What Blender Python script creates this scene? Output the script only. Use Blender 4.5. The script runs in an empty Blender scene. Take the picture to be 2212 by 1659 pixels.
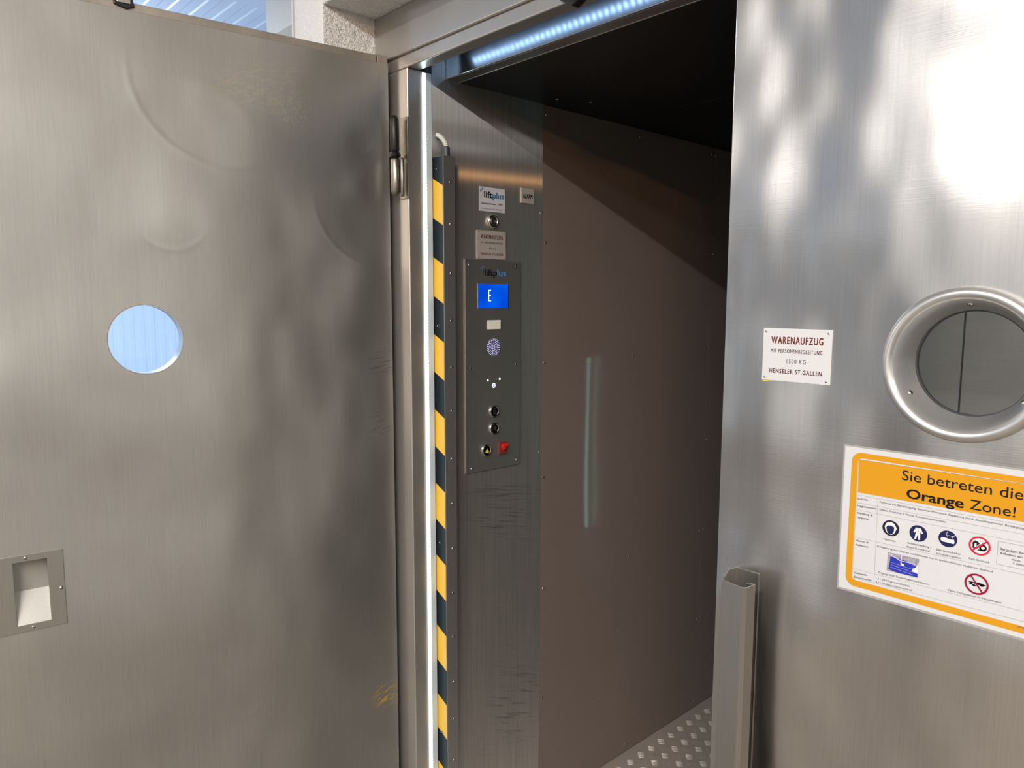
import bpy, bmesh, math, random
from mathutils import Vector, Matrix
random.seed(7)
S = bpy.context.scene
COL = S.collection
R = math.radians

# ------------------------------------------------------------------ camera, world, lights, exposure
cd = bpy.data.cameras.new('camera')
cam = bpy.data.objects.new('camera', cd); COL.objects.link(cam)
cd.sensor_fit = 'HORIZONTAL'; cd.sensor_width = 36.0
cd.lens = 36.0 * 1593.3 / 2212.0
cd.clip_start = 0.02
yaw, pitch, roll = R(47.591), R(6.535), R(-0.141)
fw = Vector((-math.sin(yaw)*math.cos(pitch), math.cos(yaw)*math.cos(pitch), -math.sin(pitch)))
rt = Vector((math.cos(yaw), math.sin(yaw), 0)); dn = fw.cross(rt)
r2 = math.cos(roll)*rt + math.sin(roll)*dn
d2 = -math.sin(roll)*rt + math.cos(roll)*dn
m3 = Matrix((r2, -d2, -fw)).transposed()
cam.matrix_world = Matrix.Translation((0, 0, 1.56)) @ m3.to_4x4()
S.camera = cam

w = bpy.data.worlds.new('world'); S.world = w; w.use_nodes = True
w.node_tree.nodes['Background'].inputs[0].default_value = (0.62, 0.64, 0.68, 1)
w.node_tree.nodes['Background'].inputs[1].default_value = 0.25

S.view_settings.view_transform = 'Standard'
S.view_settings.look = 'None'
S.view_settings.exposure = 0.0
S.view_settings.gamma = 1.0
S.view_settings.use_curve_mapping = False
S.cycles.max_bounces = 9
S.cycles.diffuse_bounces = 4
S.cycles.glossy_bounces = 5
S.cycles.sample_clamp_indirect = 4.0

def area(name, loc, size, power, col, target=None):
    d = bpy.data.lights.new(name, 'AREA'); d.shape = 'RECTANGLE'
    d.size, d.size_y = size; d.energy = power; d.color = col
    o = bpy.data.objects.new(name, d); COL.objects.link(o); o.location = loc
    if target:
        o.rotation_euler = (Vector(target)-Vector(loc)).to_track_quat('-Z', 'Y').to_euler()
    return o
WARM = (1.0, 0.972, 0.94); COOL = (0.88, 0.945, 1.0)
area('ceiling_tube_or_fill', (0.30, -1.06, 2.86), (2.4, 0.06), 170, WARM)
area('ceiling_tube_or_fill', (-1.3, -2.3, 2.86), (1.6, 0.5), 9, WARM)
area('ceiling_tube_or_fill', (1.3, -1.9, 2.86), (1.5, 0.35), 60, WARM)
area('ceiling_tube_or_fill', (-4.2, 0.4, 2.86), (1.2, 0.1), 25, WARM)  # unseen fill, added to brighten the pale box on the plaster wall
area('ceiling_tube_or_fill', (2.9, 0.0, 2.86), (0.3, 1.6), 40, WARM)
area('ceiling_tube_or_fill', (-0.6, -3.3, 2.86), (3.4, 0.5), 32, WARM)  # unseen fill, put in to light the rear wall mirrored by the closed leaf
area('hall_light', (-5.4, 0.2, 2.84), (0.6, 1.5), 100, COOL)
area('hall_light', (-5.6, 2.6, 2.84), (0.6, 1.5), 70, COOL)
area('hall_light', (-5.4, -2.8, 2.84), (0.6, 1.5), 70, COOL)
u = area('added_uplight', (-5.4, 0.6, 2.2), (1.2, 1.2), 110, COOL); u.rotation_euler = (math.pi, 0, 0)  # added out of view to lift the ribbed ceiling panels
area('amber_lamp', (1.6, -2.1, 2.62), (0.5, 0.02), 27, (1.0, 0.50, 0.20), (-1.5, 1.3, 1.9))

# ------------------------------------------------------------------ node / material helpers
class NT:
    def __init__(s, name):
        s.m = bpy.data.materials.new(name); s.m.use_nodes = True
        s.t = s.m.node_tree; s.t.nodes.clear()
        s.out = s.n('ShaderNodeOutputMaterial')
        s.b = s.n('ShaderNodeBsdfPrincipled'); s.l(s.b.outputs[0], s.out.inputs[0])
        s.tc = s.n('ShaderNodeTexCoord').outputs['Object']
    def n(s, t, **k):
        x = s.t.nodes.new(t)
        for a, v in k.items(): setattr(x, a, v)
        return x
    def l(s, a, b): s.t.links.new(a, b)
    def put(s, sock, v):
        if isinstance(v, bpy.types.NodeSocket): s.l(v, sock)
        else: sock.default_value = v
    def math(s, op, a, b=0.0, c=None, clamp=False):
        x = s.n('ShaderNodeMath', operation=op, use_clamp=clamp)
        s.put(x.inputs[0], a); s.put(x.inputs[1], b)
        if c is not None: s.put(x.inputs[2], c)
        return x.outputs[0]
    def noise(s, scale, vec=None, detail=2.0, rough=0.5, dist=0.0, mapping=None, rot=(0, 0, 0)):
        v = vec or s.tc
        if mapping or rot != (0, 0, 0):
            mp = s.n('ShaderNodeMapping'); s.l(v, mp.inputs[0])
            mp.inputs['Location'].default_value = (3.37, 7.61, 1.73); mp.inputs['Scale'].default_value = mapping or (1, 1, 1); mp.inputs['Rotation'].default_value = rot
            v = mp.outputs[0]
        x = s.n('ShaderNodeTexNoise'); s.l(v, x.inputs['Vector'])
        x.inputs['Scale'].default_value = scale; x.inputs['Detail'].default_value = detail
        x.inputs['Roughness'].default_value = rough; x.inputs['Distortion'].default_value = dist
        return x.outputs['Fac']
    def ramp(s, f, lo, hi, a=0.0, b=1.0):
        x = s.n('ShaderNodeMapRange'); x.interpolation_type = 'SMOOTHSTEP'
        s.put(x.inputs['Value'], f)
        x.inputs['From Min'].default_value = lo; x.inputs['From Max'].default_value = hi
        x.inputs['To Min'].default_value = a; x.inputs['To Max'].default_value = b
        return x.outputs[0]
    def mix(s, f, a, b):
        x = s.n('ShaderNodeMix', data_type='RGBA')
        s.put(x.inputs[0], f); s.put(x.inputs[6], a if not isinstance(a, tuple) else (*a, 1)[:4]); s.put(x.inputs[7], b if not isinstance(b, tuple) else (*b, 1)[:4])
        return x.outputs[2]
    def mark(s, c, r, ang=0.0, axes='xz', streak=(6, 60), thr=(0.5, 0.6)):
        """a stain: an ellipse round c on the surface, broken up by stretched noise"""
        mp = s.n('ShaderNodeMapping', vector_type='TEXTURE'); s.l(s.tc, mp.inputs[0])
        if axes == 'xz':
            mp.inputs['Location'].default_value = (c[0], 0, c[1]); mp.inputs['Rotation'].default_value = (0, ang, 0)
            mp.inputs['Scale'].default_value = (r[0], 10, r[1])
        else:
            mp.inputs['Location'].default_value = (0, c[0], c[1]); mp.inputs['Rotation'].default_value = (ang, 0, 0)
            mp.inputs['Scale'].default_value = (10, r[0], r[1])
        ln = s.n('ShaderNodeVectorMath', operation='LENGTH'); s.l(mp.outputs[0], ln.inputs[0])
        inside = s.ramp(ln.outputs['Value'], 0.35, 1.0, 1.0, 0.0)
        k = streak
        nz = s.noise(1.0, vec=mp.outputs[0], detail=3, mapping=((k[0], 1, k[1]) if axes == 'xz' else (1, k[0], k[1])), dist=0.3)
        g = s.ramp(nz, thr[0], thr[1])
        return s.math('MULTIPLY', inside, g)

def simple(name, col, rough=0.5, metal=0.0, spec=0.5, emit=None, es=0.0, noise=0.0, nscale=30, bump=0.0, bscale=200):
    t = NT(name); b = t.b
    b.inputs['Roughness'].default_value = rough; b.inputs['Metallic'].default_value = metal
    b.inputs['Specular IOR Level'].default_value = spec
    if noise:
        f = t.noise(nscale, detail=4)
        b_in = t.mix(f, tuple(c*(1-noise) for c in col), tuple(min(1, c*(1+noise)) for c in col)); t.l(b_in, b.inputs['Base Color'])
    else: b.inputs['Base Color'].default_value = (*col, 1)
    if emit:
        b.inputs['Emission Color'].default_value = (*emit, 1); b.inputs['Emission Strength'].default_value = es
    if bump:
        bp = t.n('ShaderNodeBump'); bp.inputs['Strength'].default_value = 1.0; bp.inputs['Distance'].default_value = bump
        t.l(t.noise(bscale, detail=5), bp.inputs['Height']); t.l(bp.outputs[0], b.inputs['Normal'])
    return t.m

def steel(name, base=(0.56, 0.54, 0.51), rough=0.34, rvar=0.03, aniso=0.6, wav=0.004, wscale=3.0, streak=2e-5,
          smap=(700, 700, 9), dents=(), marks=(), cvar=0.10, arot=0.25, swirl=0.0, metal=1.0, line=0.0, sc=0.35, rings=()):
    t = NT(name); b = t.b
    b.inputs['Metallic'].default_value = metal
    st = t.noise(1.0, mapping=smap, detail=3, rough=0.7)
    cl = t.noise(5.0, detail=5, rough=0.6)
    col = t.mix(cl, tuple(c*(1-cvar) for c in base), tuple(c*(1+cvar) for c in base))
    col = t.mix(t.ramp(st, 0.35, 0.75, 0.0, sc), col, tuple(c*0.72 for c in base))
    rg = t.math('ADD', t.math('MULTIPLY', t.math('SUBTRACT', t.noise(7.0, detail=4), 0.5), rvar*2), rough)
    for mk in marks:
        c, r, ang, axes, kk, thr, mc, amt = mk
        mm = t.math('MULTIPLY', t.mark(c, r, ang, axes, kk, thr), amt)
        col = t.mix(mm, col, mc)
        rg = t.math('ADD', rg, t.math('MULTIPLY', mm, 0.2))
    t.l(col, b.inputs['Base Color']); t.l(rg, b.inputs['Roughness'])
    b.inputs['Anisotropic'].default_value = aniso
    b.inputs['Anisotropic Rotation'].default_value = arot
    if aniso:
        tg = t.n('ShaderNodeTangent', direction_type='RADIAL', axis='Z'); t.l(tg.outputs[0], b.inputs['Tangent'])
    h = 0.0
    if wav:
        h = t.math('MULTIPLY', t.math('SUBTRACT', t.noise(wscale, detail=0.0), 0.5), wav)
        h = t.math('ADD', h, t.math('MULTIPLY', t.noise(wscale*3.1, detail=0.0, mapping=(1.3, 1, 0.8)), wav*0.13))
    for (dx, dy, dz, rr, dep) in dents:
        vm = t.n('ShaderNodeVectorMath', operation='DISTANCE'); t.l(t.tc, vm.inputs[0]); vm.inputs[1].default_value = (dx, dy, dz)
        q = t.math('DIVIDE', vm.outputs['Value'], rr)
        e = t.math('POWER', 2.718, t.math('MULTIPLY', t.math('MULTIPLY', q, q), -1.0))
        h = t.math('ADD', h, t.math('MULTIPLY', e, dep))
    for (dx, dz, R_, w_, amp, fx, fz) in rings:      # creases: part of a circle, strongest towards (fx, fz)
        vm = t.n('ShaderNodeVectorMath', operation='DISTANCE'); t.l(t.tc, vm.inputs[0]); vm.inputs[1].default_value = (dx, 0, dz)
        q = t.math('DIVIDE', t.math('SUBTRACT', vm.outputs['Value'], R_), w_)
        e = t.math('POWER', 2.718, t.math('MULTIPLY', t.math('MULTIPLY', q, q), -1.0))
        v2 = t.n('ShaderNodeVectorMath', operation='DISTANCE'); t.l(t.tc, v2.inputs[0]); v2.inputs[1].default_value = (fx, 0, fz)
        e = t.math('MULTIPLY', e, t.ramp(v2.outputs['Value'], R_*0.5, R_*1.25, 1.0, 0.0))
        h = t.math('ADD', h, t.math('MULTIPLY', e, amp))
    h = t.math('ADD', h, t.math('MULTIPLY', st, streak))
    if swirl:
        h = t.math('ADD', h, t.math('MULTIPLY', t.noise(1.0, mapping=(9, 9, 420), detail=2, dist=1.2, rot=(0, R(28), 0)), swirl))
    bp = t.n('ShaderNodeBump'); bp.inputs['Strength'].default_value = 1.0; bp.inputs['Distance'].default_value = 1.0
    t.l(h, bp.inputs['Height']); t.l(bp.outputs[0], b.inputs['Normal'])
    if line:     # long brushing grooves: a second, strongly anisotropic lobe
        g = t.n('ShaderNodeBsdfAnisotropic'); g.inputs['Roughness'].default_value = 0.27; g.inputs['Anisotropy'].default_value = 0.92
        g.inputs['Color'].default_value = (0.70, 0.68, 0.65, 1); t.l(tg.outputs[0], g.inputs['Tangent']); g.inputs['Rotation'].default_value = 0.25
        ms = t.n('ShaderNodeMixShader'); ms.inputs[0].default_value = line
        t.l(b.outputs[0], ms.inputs[1]); t.l(g.outputs[0], ms.inputs[2]); t.l(ms.outputs[0], t.out.inputs[0])
    return t.m

GLUE = (0.62, 0.56, 0.40); YEL = (0.75, 0.55, 0.08); DK = (0.06, 0.055, 0.05)
M = {}
RINGS = [(0.385, 2.02, 0.182, 0.007, 0.00050, 0.50, 1.88), (0.453, 1.861, 0.145, 0.014, 0.0005, 0.45, 2.0), (0.081, 1.948, 0.048, 0.005, 0.0003, 0.081, 1.90),
         (0.028, 1.804, 0.167, 0.006, 0.0003, 0.09, 1.65), (0.393, 0.642, 0.045, 0.006, 0.0003, 0.39, 0.60), (0.497, 1.734, 0.074, 0.007, 0.00035, 0.50, 1.66)]
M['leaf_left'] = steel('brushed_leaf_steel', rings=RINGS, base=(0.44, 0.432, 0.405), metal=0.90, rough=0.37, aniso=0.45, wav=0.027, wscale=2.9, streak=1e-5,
    dents=[(0.47, 0, 1.89, 0.085, -0.0042), (0.51, 0, 1.70, 0.055, 0.0022), (0.065, 0, 1.92, 0.036, -0.0014), (0.09, 0, 1.82, 0.030, 0.0010),
           (0.75, 0, 1.95, 0.10, 0.003), (0.21, 0, 1.73, 0.06, 0.0016), (0.05, 0, 1.62, 0.05, 0.0016), (0.25, 0, 1.30, 0.08, -0.0014), (0.38, 0, 0.72, 0.06, 0.0016), (0.07, 0, 1.45, 0.045, -0.0014)],
    marks=[((0.30, 2.02), (0.16, 0.07), 0.2, 'xz', (12, 15), (0.50, 0.62), GLUE, 0.32),
           ((0.24, 1.97), (0.08, 0.05), -0.3, 'xz', (12, 9), (0.50, 0.62), GLUE, 0.42),
           ((0.035, 0.535), (0.05, 0.045), 0.4, 'xz', (2.5, 12), (0.52, 0.58), YEL, 0.9),
           ((0.03, 1.40), (0.06, 0.05), 0.1, 'xz', (1, 22), (0.60, 0.64), DK, 0.7),
           ((0.04, 1.25), (0.05, 0.06), 0.25, 'xz', (1, 20), (0.62, 0.66), DK, 0.6)])
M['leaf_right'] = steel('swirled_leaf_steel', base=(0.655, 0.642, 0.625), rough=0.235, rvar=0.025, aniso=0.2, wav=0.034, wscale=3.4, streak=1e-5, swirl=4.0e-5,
    dents=[(0.30, 0, 1.98, 0.12, 0.003), (0.12, 0, 1.74, 0.05, -0.0016), (0.05, 0, 1.88, 0.05, 0.0012), (0.22, 0, 1.62, 0.07, 0.0012), (0.18, 0, 0.95, 0.06, 0.0012), (0.45, 0, 1.75, 0.10, -0.002), (0.28, 0, 0.85, 0.05, -0.001)],
    marks=[((0.155, 1.070), (0.022, 0.011), 0.2, 'xz', (1, 1), (0.30, 0.50), (0.36, 0.35, 0.30), 0.5)])
M['frame'] = steel('frame_steel', metal=0.78, base=(0.50, 0.48, 0.45), rough=0.33, aniso=0.5, wav=0.0018, wscale=6,
    marks=[((0.05, 1.95), (0.05, 0.25), 0.0, 'xz', (5, 9), (0.48, 0.60), (0.36, 0.30, 0.25), 0.6)])
M['cab_steel'] = steel('cab_steel', base=(0.66, 0.645, 0.62), rough=0.36, aniso=0.93, wav=0.0, wscale=4, streak=5e-5, sc=0.75, smap=(230, 230, 3), cvar=0.12, metal=0.82, line=0.10,
    marks=[((0.26, 1.02), (0.20, 0.035), R(-9), 'yz', (2, 14), (0.50, 0.64), (0.13, 0.12, 0.11), 0.5),
           ((0.25, 0.93), (0.20, 0.10), R(-14), 'yz', (1.5, 30), (0.58, 0.68), (0.12, 0.11, 0.10), 0.6),
           ((0.34, 0.75), (0.05, 0.03), R(-14), 'yz', (3, 12), (0.55, 0.66), YEL, 0.4),
           ((0.22, 0.70), (0.04, 0.02), R(-14), 'yz', (2, 5), (0.52, 0.60), (0.6, 0.5, 0.3), 0.6),
           ((0.25, 0.50), (0.10, 0.14), R(-18), 'yz', (2.5, 26), (0.56, 0.68), (0.45, 0.36, 0.10), 0.3),
           ((0.29, 0.36), (0.16, 0.20), R(-22), 'yz', (1.6, 26), (0.55, 0.70), DK, 0.4)])
M['panel_steel'] = steel('control_panel_steel', base=(0.42, 0.41, 0.395), rough=0.40, aniso=0.5, wav=0.0, wscale=4, streak=1e-5, cvar=0.03, metal=0.82)
M['fascia'] = steel('polished_fascia_steel', base=(0.62, 0.64, 0.68), rough=0.20, rvar=0.02, aniso=0.6, wav=0.0008, wscale=5, streak=2e-5, smap=(300, 300, 20), cvar=0.04)
M['profile'] = steel('extruded_profile_steel', base=(0.50, 0.49, 0.46), rough=0.33, aniso=0.4, metal=1.0, wav=0.0, wscale=5, streak=6e-6, cvar=0.05)
M['pocket'] = steel('pocket_steel', base=(0.40, 0.395, 0.37), rough=0.35, aniso=0, wav=0, streak=1e-5, metal=0.55)
M['rim'] = steel('spun_aluminium', base=(0.60, 0.61, 0.605), rough=0.33, metal=0.9, aniso=0.0, wav=0.0, streak=4e-6, smap=(60, 900, 60), cvar=0.04)
M['rear'] = steel('rear_door_steel', base=(0.60, 0.585, 0.56), rough=0.42, metal=0.8, aniso=0.3, wav=0.002, wscale=3, smap=(8, 500, 500), cvar=0.2)
M['screw'] = simple('screw_metal', (0.62, 0.60, 0.57), 0.25, 1.0)
M['chrome'] = simple('chrome', (0.75, 0.75, 0.74), 0.12, 1.0)
M['nickel'] = simple('nickel', (0.70, 0.66, 0.58), 0.22, 1.0)
M['black_iron'] = simple('blackened_iron', (0.03, 0.028, 0.026), 0.4, 0.6, noise=0.5)
M['grease'] = simple('black_grease', (0.006, 0.006, 0.006), 0.25)
M['hinge'] = simple('worn_hinge_steel', (0.30, 0.28, 0.25), 0.35, 1.0, noise=0.4, nscale=60)
M['dirty'] = simple('dirty_rail_steel', (0.34, 0.31, 0.27), 0.5, 0.9, noise=0.45, nscale=18)
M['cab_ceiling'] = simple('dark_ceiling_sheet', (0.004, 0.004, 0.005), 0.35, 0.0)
M['alu_floor'] = simple('checker_plate_aluminium', (0.46, 0.41, 0.365), 0.48, 0.45, noise=0.15, nscale=12)
M['white'] = simple('white_enamel', (0.62, 0.63, 0.64), 0.35, noise=0.02)
M['plate_warm'] = simple('anodised_plate', (0.50, 0.46, 0.42), 0.4, 0.3)
M['sticker'] = simple('pale_sticker', (0.55, 0.56, 0.60), 0.45)
M['paper'] = simple('poster_paper', (0.465, 0.475, 0.49), 0.7, spec=0.12)
M['orange'] = simple('orange_print', (0.48, 0.225, 0.010), 0.7, spec=0.12)
M['ink'] = simple('black_ink', (0.008, 0.008, 0.010), 0.7, spec=0.12)
M['grey_ink'] = simple('grey_ink', (0.055, 0.055, 0.06), 0.7, spec=0.12)
M['line_ink'] = simple('table_line_ink', (0.25, 0.25, 0.26), 0.7, spec=0.12)
M['red_ink'] = simple('dark_red_ink', (0.115, 0.012, 0.016), 0.7, spec=0.12)
M['black_red'] = simple('black_brown_ink', (0.06, 0.012, 0.014), 0.7, spec=0.12)
M['navy'] = simple('navy_print', (0.012, 0.014, 0.060), 0.7, spec=0.12)
M['navy_dark'] = simple('dark_navy_print', (0.012, 0.013, 0.026), 0.7, spec=0.12)
M['ban_red'] = simple('prohibition_red', (0.42, 0.02, 0.045), 0.7, spec=0.12)
M['ban_dark'] = simple('prohibition_dark_red', (0.20, 0.008, 0.035), 0.7, spec=0.12)
M['white_ink'] = simple('white_print', (0.55, 0.56, 0.57), 0.7, spec=0.12)
M['blue_floor'] = simple('blue_print', (0.02, 0.03, 0.30), 0.7, spec=0.12, noise=0.5, nscale=300)
M['photo_grey'] = simple('grey_print', (0.25, 0.24, 0.28), 0.7, spec=0.12, noise=0.6, nscale=250)
M['lilac'] = simple('lilac_print', (0.50, 0.46, 0.60), 0.7, spec=0.12)
M['logo_blue'] = simple('logo_blue', (0.03, 0.15, 0.36), 0.7, spec=0.12)
M['logo_light'] = simple('logo_light_blue', (0.10, 0.28, 0.60), 0.7, spec=0.12)
M['tape_yellow'] = simple('yellow_tape', (0.60, 0.325, 0.012), 0.42, bump=0.00003, bscale=900)
M['tape_black'] = simple('black_tape', (0.006, 0.009, 0.014), 0.38, spec=0.12)
M['rubber'] = simple('black_rubber', (0.03, 0.03, 0.035), 0.45)
M['conduit'] = simple('grey_conduit', (0.55, 0.55, 0.52), 0.5)
M['lamp_white'] = simple('sensor_plastic', (0.72, 0.72, 0.62), 0.35, emit=(0.9, 0.9, 0.75), es=0.06)
M['led'] = simple('led_white', (0.8, 1, 1), 0.4, emit=(0.72, 1.0, 1.0), es=5.0)
M['led_head'] = simple('header_led', (0.6, 0.75, 1), 0.4, emit=(0.42, 0.66, 1.0), es=14.0)
M['led_strip'] = simple('led_strip_cover', (0.75, 0.9, 0.9), 0.3, emit=(0.70, 1.0, 1.0), es=1.0)
M['led_rear'] = simple('rear_led', (0.6, 1, 0.95), 0.4, emit=(0.45, 1.0, 0.90), es=12.0)
M['hole_light'] = simple('backlit_hole', (0.6, 0.6, 0.8), 0.4, emit=(0.62, 0.62, 1.0), es=0.8)
M['led_dot'] = simple('indicator_white', (1, 1, 1), 0.4, emit=(0.9, 1.0, 1.0), es=2.0)
M['led_blue'] = simple('indicator_blue', (0.5, 0.7, 1), 0.4, emit=(0.35, 0.65, 1.0), es=1.0)
M['speaker_back'] = simple('speaker_cloth', (0.02, 0.015, 0.08), 0.7)
M['button_black'] = simple('button_cap', (0.004, 0.004, 0.004), 0.2)
M['engrave'] = simple('engraved_symbol', (0.22, 0.21, 0.20), 0.4, 0.5)
M['bell'] = simple('bell_yellow', (0.75, 0.62, 0.05), 0.4)
M['red_plastic'] = simple('red_plastic', (0.62, 0.02, 0.015), 0.3)
M['red_dark'] = simple('red_clear_plastic', (0.20, 0.035, 0.03), 0.3)
M['box_grey'] = simple('painted_box', (0.70, 0.71, 0.68), 0.5)
M['channel_plastic'] = simple('frosted_channel', (0.50, 0.56, 0.58), 0.35)
M['dark_paint'] = simple('dark_hall_paint', (0.09, 0.085, 0.08), 0.5)
M['sign_white'] = simple('sign_enamel', (0.49, 0.50, 0.51), 0.4, spec=0.3, noise=0.03)
M['gap'] = simple('seam_shadow', (0.01, 0.01, 0.01), 0.8)
M['laminate_plastic'] = simple('laminate_film', (0.27, 0.27, 0.26), 0.15)

def plaster(name, amp, sc):
    t = NT(name); b = t.b
    b.inputs['Base Color'].default_value = (0.86, 0.86, 0.84, 1); b.inputs['Roughness'].default_value = 0.75
    vo = t.n('ShaderNodeTexVoronoi', feature='SMOOTH_F1'); t.l(t.tc, vo.inputs['Vector']); vo.inputs['Scale'].default_value = sc
    h = t.math('ADD', t.math('MULTIPLY', vo.outputs['Distance'], 0.5), t.noise(sc*1.5, detail=3, dist=1.5))
    bp = t.n('ShaderNodeBump'); bp.inputs['Strength'].default_value = 1.0; bp.inputs['Distance'].default_value = amp
    t.l(h, bp.inputs['Height']); t.l(bp.outputs[0], b.inputs['Normal'])
    return t.m
M['plaster'] = plaster('rough_plaster', 0.008, 100)
M['plaster_fine'] = plaster('fine_plaster', 0.003, 130)

t = NT('brown_laminate'); b = t.b
t.l(t.mix(t.noise(3, detail=3), (0.170, 0.138, 0.124), (0.195, 0.160, 0.144)), b.inputs['Base Color'])
b.inputs['Roughness'].default_value = 0.045; b.inputs['Specular IOR Level'].default_value = 0.25
bp = t.n('ShaderNodeBump'); bp.inputs['Distance'].default_value = 1.0
t.l(t.math('MULTIPLY', t.noise(1.7, detail=1), 0.004), bp.inputs['Height']); t.l(bp.outputs[0], b.inputs['Normal'])
M['brown'] = t.m

t = NT('hall_floor_resin'); b = t.b
t.l(t.mix(t.noise(2.5, detail=5), (0.09, 0.075, 0.058), (0.13, 0.108, 0.085)), b.inputs['Base Color']); b.inputs['Roughness'].default_value = 0.45
M['hall_floor'] = t.m
M['sandwich'] = simple('sandwich_panel', (0.54, 0.68, 0.90), 0.45)  # blue cast of the cool light is put into the panel colour
M['hall_wall'] = simple('hall_wall_paint', (0.66, 0.65, 0.63), 0.6, noise=0.2, nscale=1.2)
M['hall_ceiling'] = simple('hall_ceiling_paint', (0.72, 0.71, 0.69), 0.5)

t = NT('clear_glass'); t.t.nodes.remove(t.b)
tr = t.n('ShaderNodeBsdfTransparent'); gl = t.n('ShaderNodeBsdfGlossy'); gl.inputs['Roughness'].default_value = 0.03
fr = t.n('ShaderNodeFresnel'); fr.inputs['IOR'].default_value = 1.45
mx = t.n('ShaderNodeMixShader'); t.l(t.math('MULTIPLY', fr.outputs[0], 0.7), mx.inputs[0]); t.l(tr.outputs[0], mx.inputs[1]); t.l(gl.outputs[0], mx.inputs[2])
tr.inputs[0].default_value = (0.96, 0.98, 0.98, 1); t.l(mx.outputs[0], t.out.inputs[0])
M['glass'] = t.m

t = NT('blue_screen'); b = t.b
b.inputs['Base Color'].default_value = (0, 0.01, 0.1, 1); b.inputs['Roughness'].default_value = 0.15
gr = t.noise(9.0, detail=1)
t.l(t.mix(t.ramp(gr, 0.3, 0.7), (0.0, 0.05, 0.62), (0.0, 0.14, 0.95)), b.inputs['Emission Color']); b.inputs['Emission Strength'].default_value = 0.95
M['screen'] = t.m

# ------------------------------------------------------------------ mesh helpers
def tag(o, label=None, cat=None, group=None, kind=None):
    if label: o['label'] = label
    if cat: o['category'] = cat
    if group: o['group'] = group
    if kind: o['kind'] = kind
    return o
def BM(): return bmesh.new()
def obj(name, bm, mats, parent=None, origin=(0, 0, 0), bevel=0.0, smooth=False, seg=2):
    """bm coordinates are in the parent's space (world for a top-level object)"""
    origin = Vector(origin)
    bmesh.ops.translate(bm, verts=bm.verts, vec=-origin)
    me = bpy.data.meshes.new(name); bm.to_mesh(me); bm.free()
    for m in (mats if isinstance(mats, (list, tuple)) else [mats]): me.materials.append(M[m])
    if smooth:
        for p in me.polygons: p.use_smooth = True
    o = bpy.data.objects.new(name, me); COL.objects.link(o)
    o.location = origin
    if parent: o.parent = parent
    if bevel:
        bv = o.modifiers.new('bevel', 'BEVEL'); bv.width = bevel; bv.segments = seg; bv.limit_method = 'ANGLE'; bv.angle_limit = R(40)
        bv.harden_normals = False
    return o
def empty(name, loc, parent=None, rz=0.0):
    o = bpy.data.objects.new(name, None); COL.objects.link(o); o.location = loc; o.rotation_euler = (0, 0, rz)
    o.empty_display_size = 0.05
    if parent: o.parent = parent
    return o
def box(bm, x0, x1, y0, y1, z0, z1, mi=0):
    v = [bm.verts.new(p) for p in ((x0,y0,z0),(x1,y0,z0),(x1,y1,z0),(x0,y1,z0),(x0,y0,z1),(x1,y0,z1),(x1,y1,z1),(x0,y1,z1))]
    for f in ((0,3,2,1),(4,5,6,7),(0,1,5,4),(1,2,6,5),(2,3,7,6),(3,0,4,7)):
        bm.faces.new([v[i] for i in f]).material_index = mi
    return bm
def bx(*a): return box(BM(), *a)
def prism(bm, pts, f0, f1, mi=0):
    """pts 2D polygon; f0/f1 map (u,v) to 3D for the two ends"""
    a = [bm.verts.new(f0(*p)) for p in pts]; c = [bm.verts.new(f1(*p)) for p in pts]
    n = len(pts)
    fs = [bm.faces.new(a), bm.faces.new(c[::-1])]
    for i in range(n): fs.append(bm.faces.new((a[i], c[i], c[(i+1) % n], a[(i+1) % n])))
    for f in fs: f.material_index = mi
    return bm
def fixn(bm): bmesh.ops.recalc_face_normals(bm, faces=bm.faces); return bm
def lathe(bm, prof, mat4, n=48, close=False, mi=0):
    """prof: (r, h) pairs about local +Z, mat4 places it"""
    rings = []
    for r, h in prof:
        if r < 1e-6: rings.append([bm.verts.new(mat4 @ Vector((0, 0, h)))])
        else: rings.append([bm.verts.new(mat4 @ Vector((r*math.cos(2*math.pi*i/n), r*math.sin(2*math.pi*i/n), h))) for i in range(n)])
    for a, c in zip(rings, rings[1:] + ([rings[0]] if close else [])):
        for i in range(n):
            j = (i+1) % n
            if len(a) == 1 and len(c) == 1: continue
            if len(a) == 1: f = bm.faces.new((a[0], c[i], c[j]))
            elif len(c) == 1: f = bm.faces.new((a[i], c[0], a[j]))
            else: f = bm.faces.new((a[i], c[i], c[j], a[j]))
            f.material_index = mi
    return bm
TX = Matrix.Rotation(R(90), 4, 'Y')          # +Z -> +X  (things on the cab side wall)
TY = Matrix.Rotation(R(90), 4, 'X')          # +Z -> -Y  (things on the closed leaf)
TYp = Matrix.Rotation(R(-90), 4, 'X')        # +Z -> +Y  (things on the open leaf, in its own space)
def at(x, y, z, T): return Matrix.Translation((x, y, z)) @ T

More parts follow.
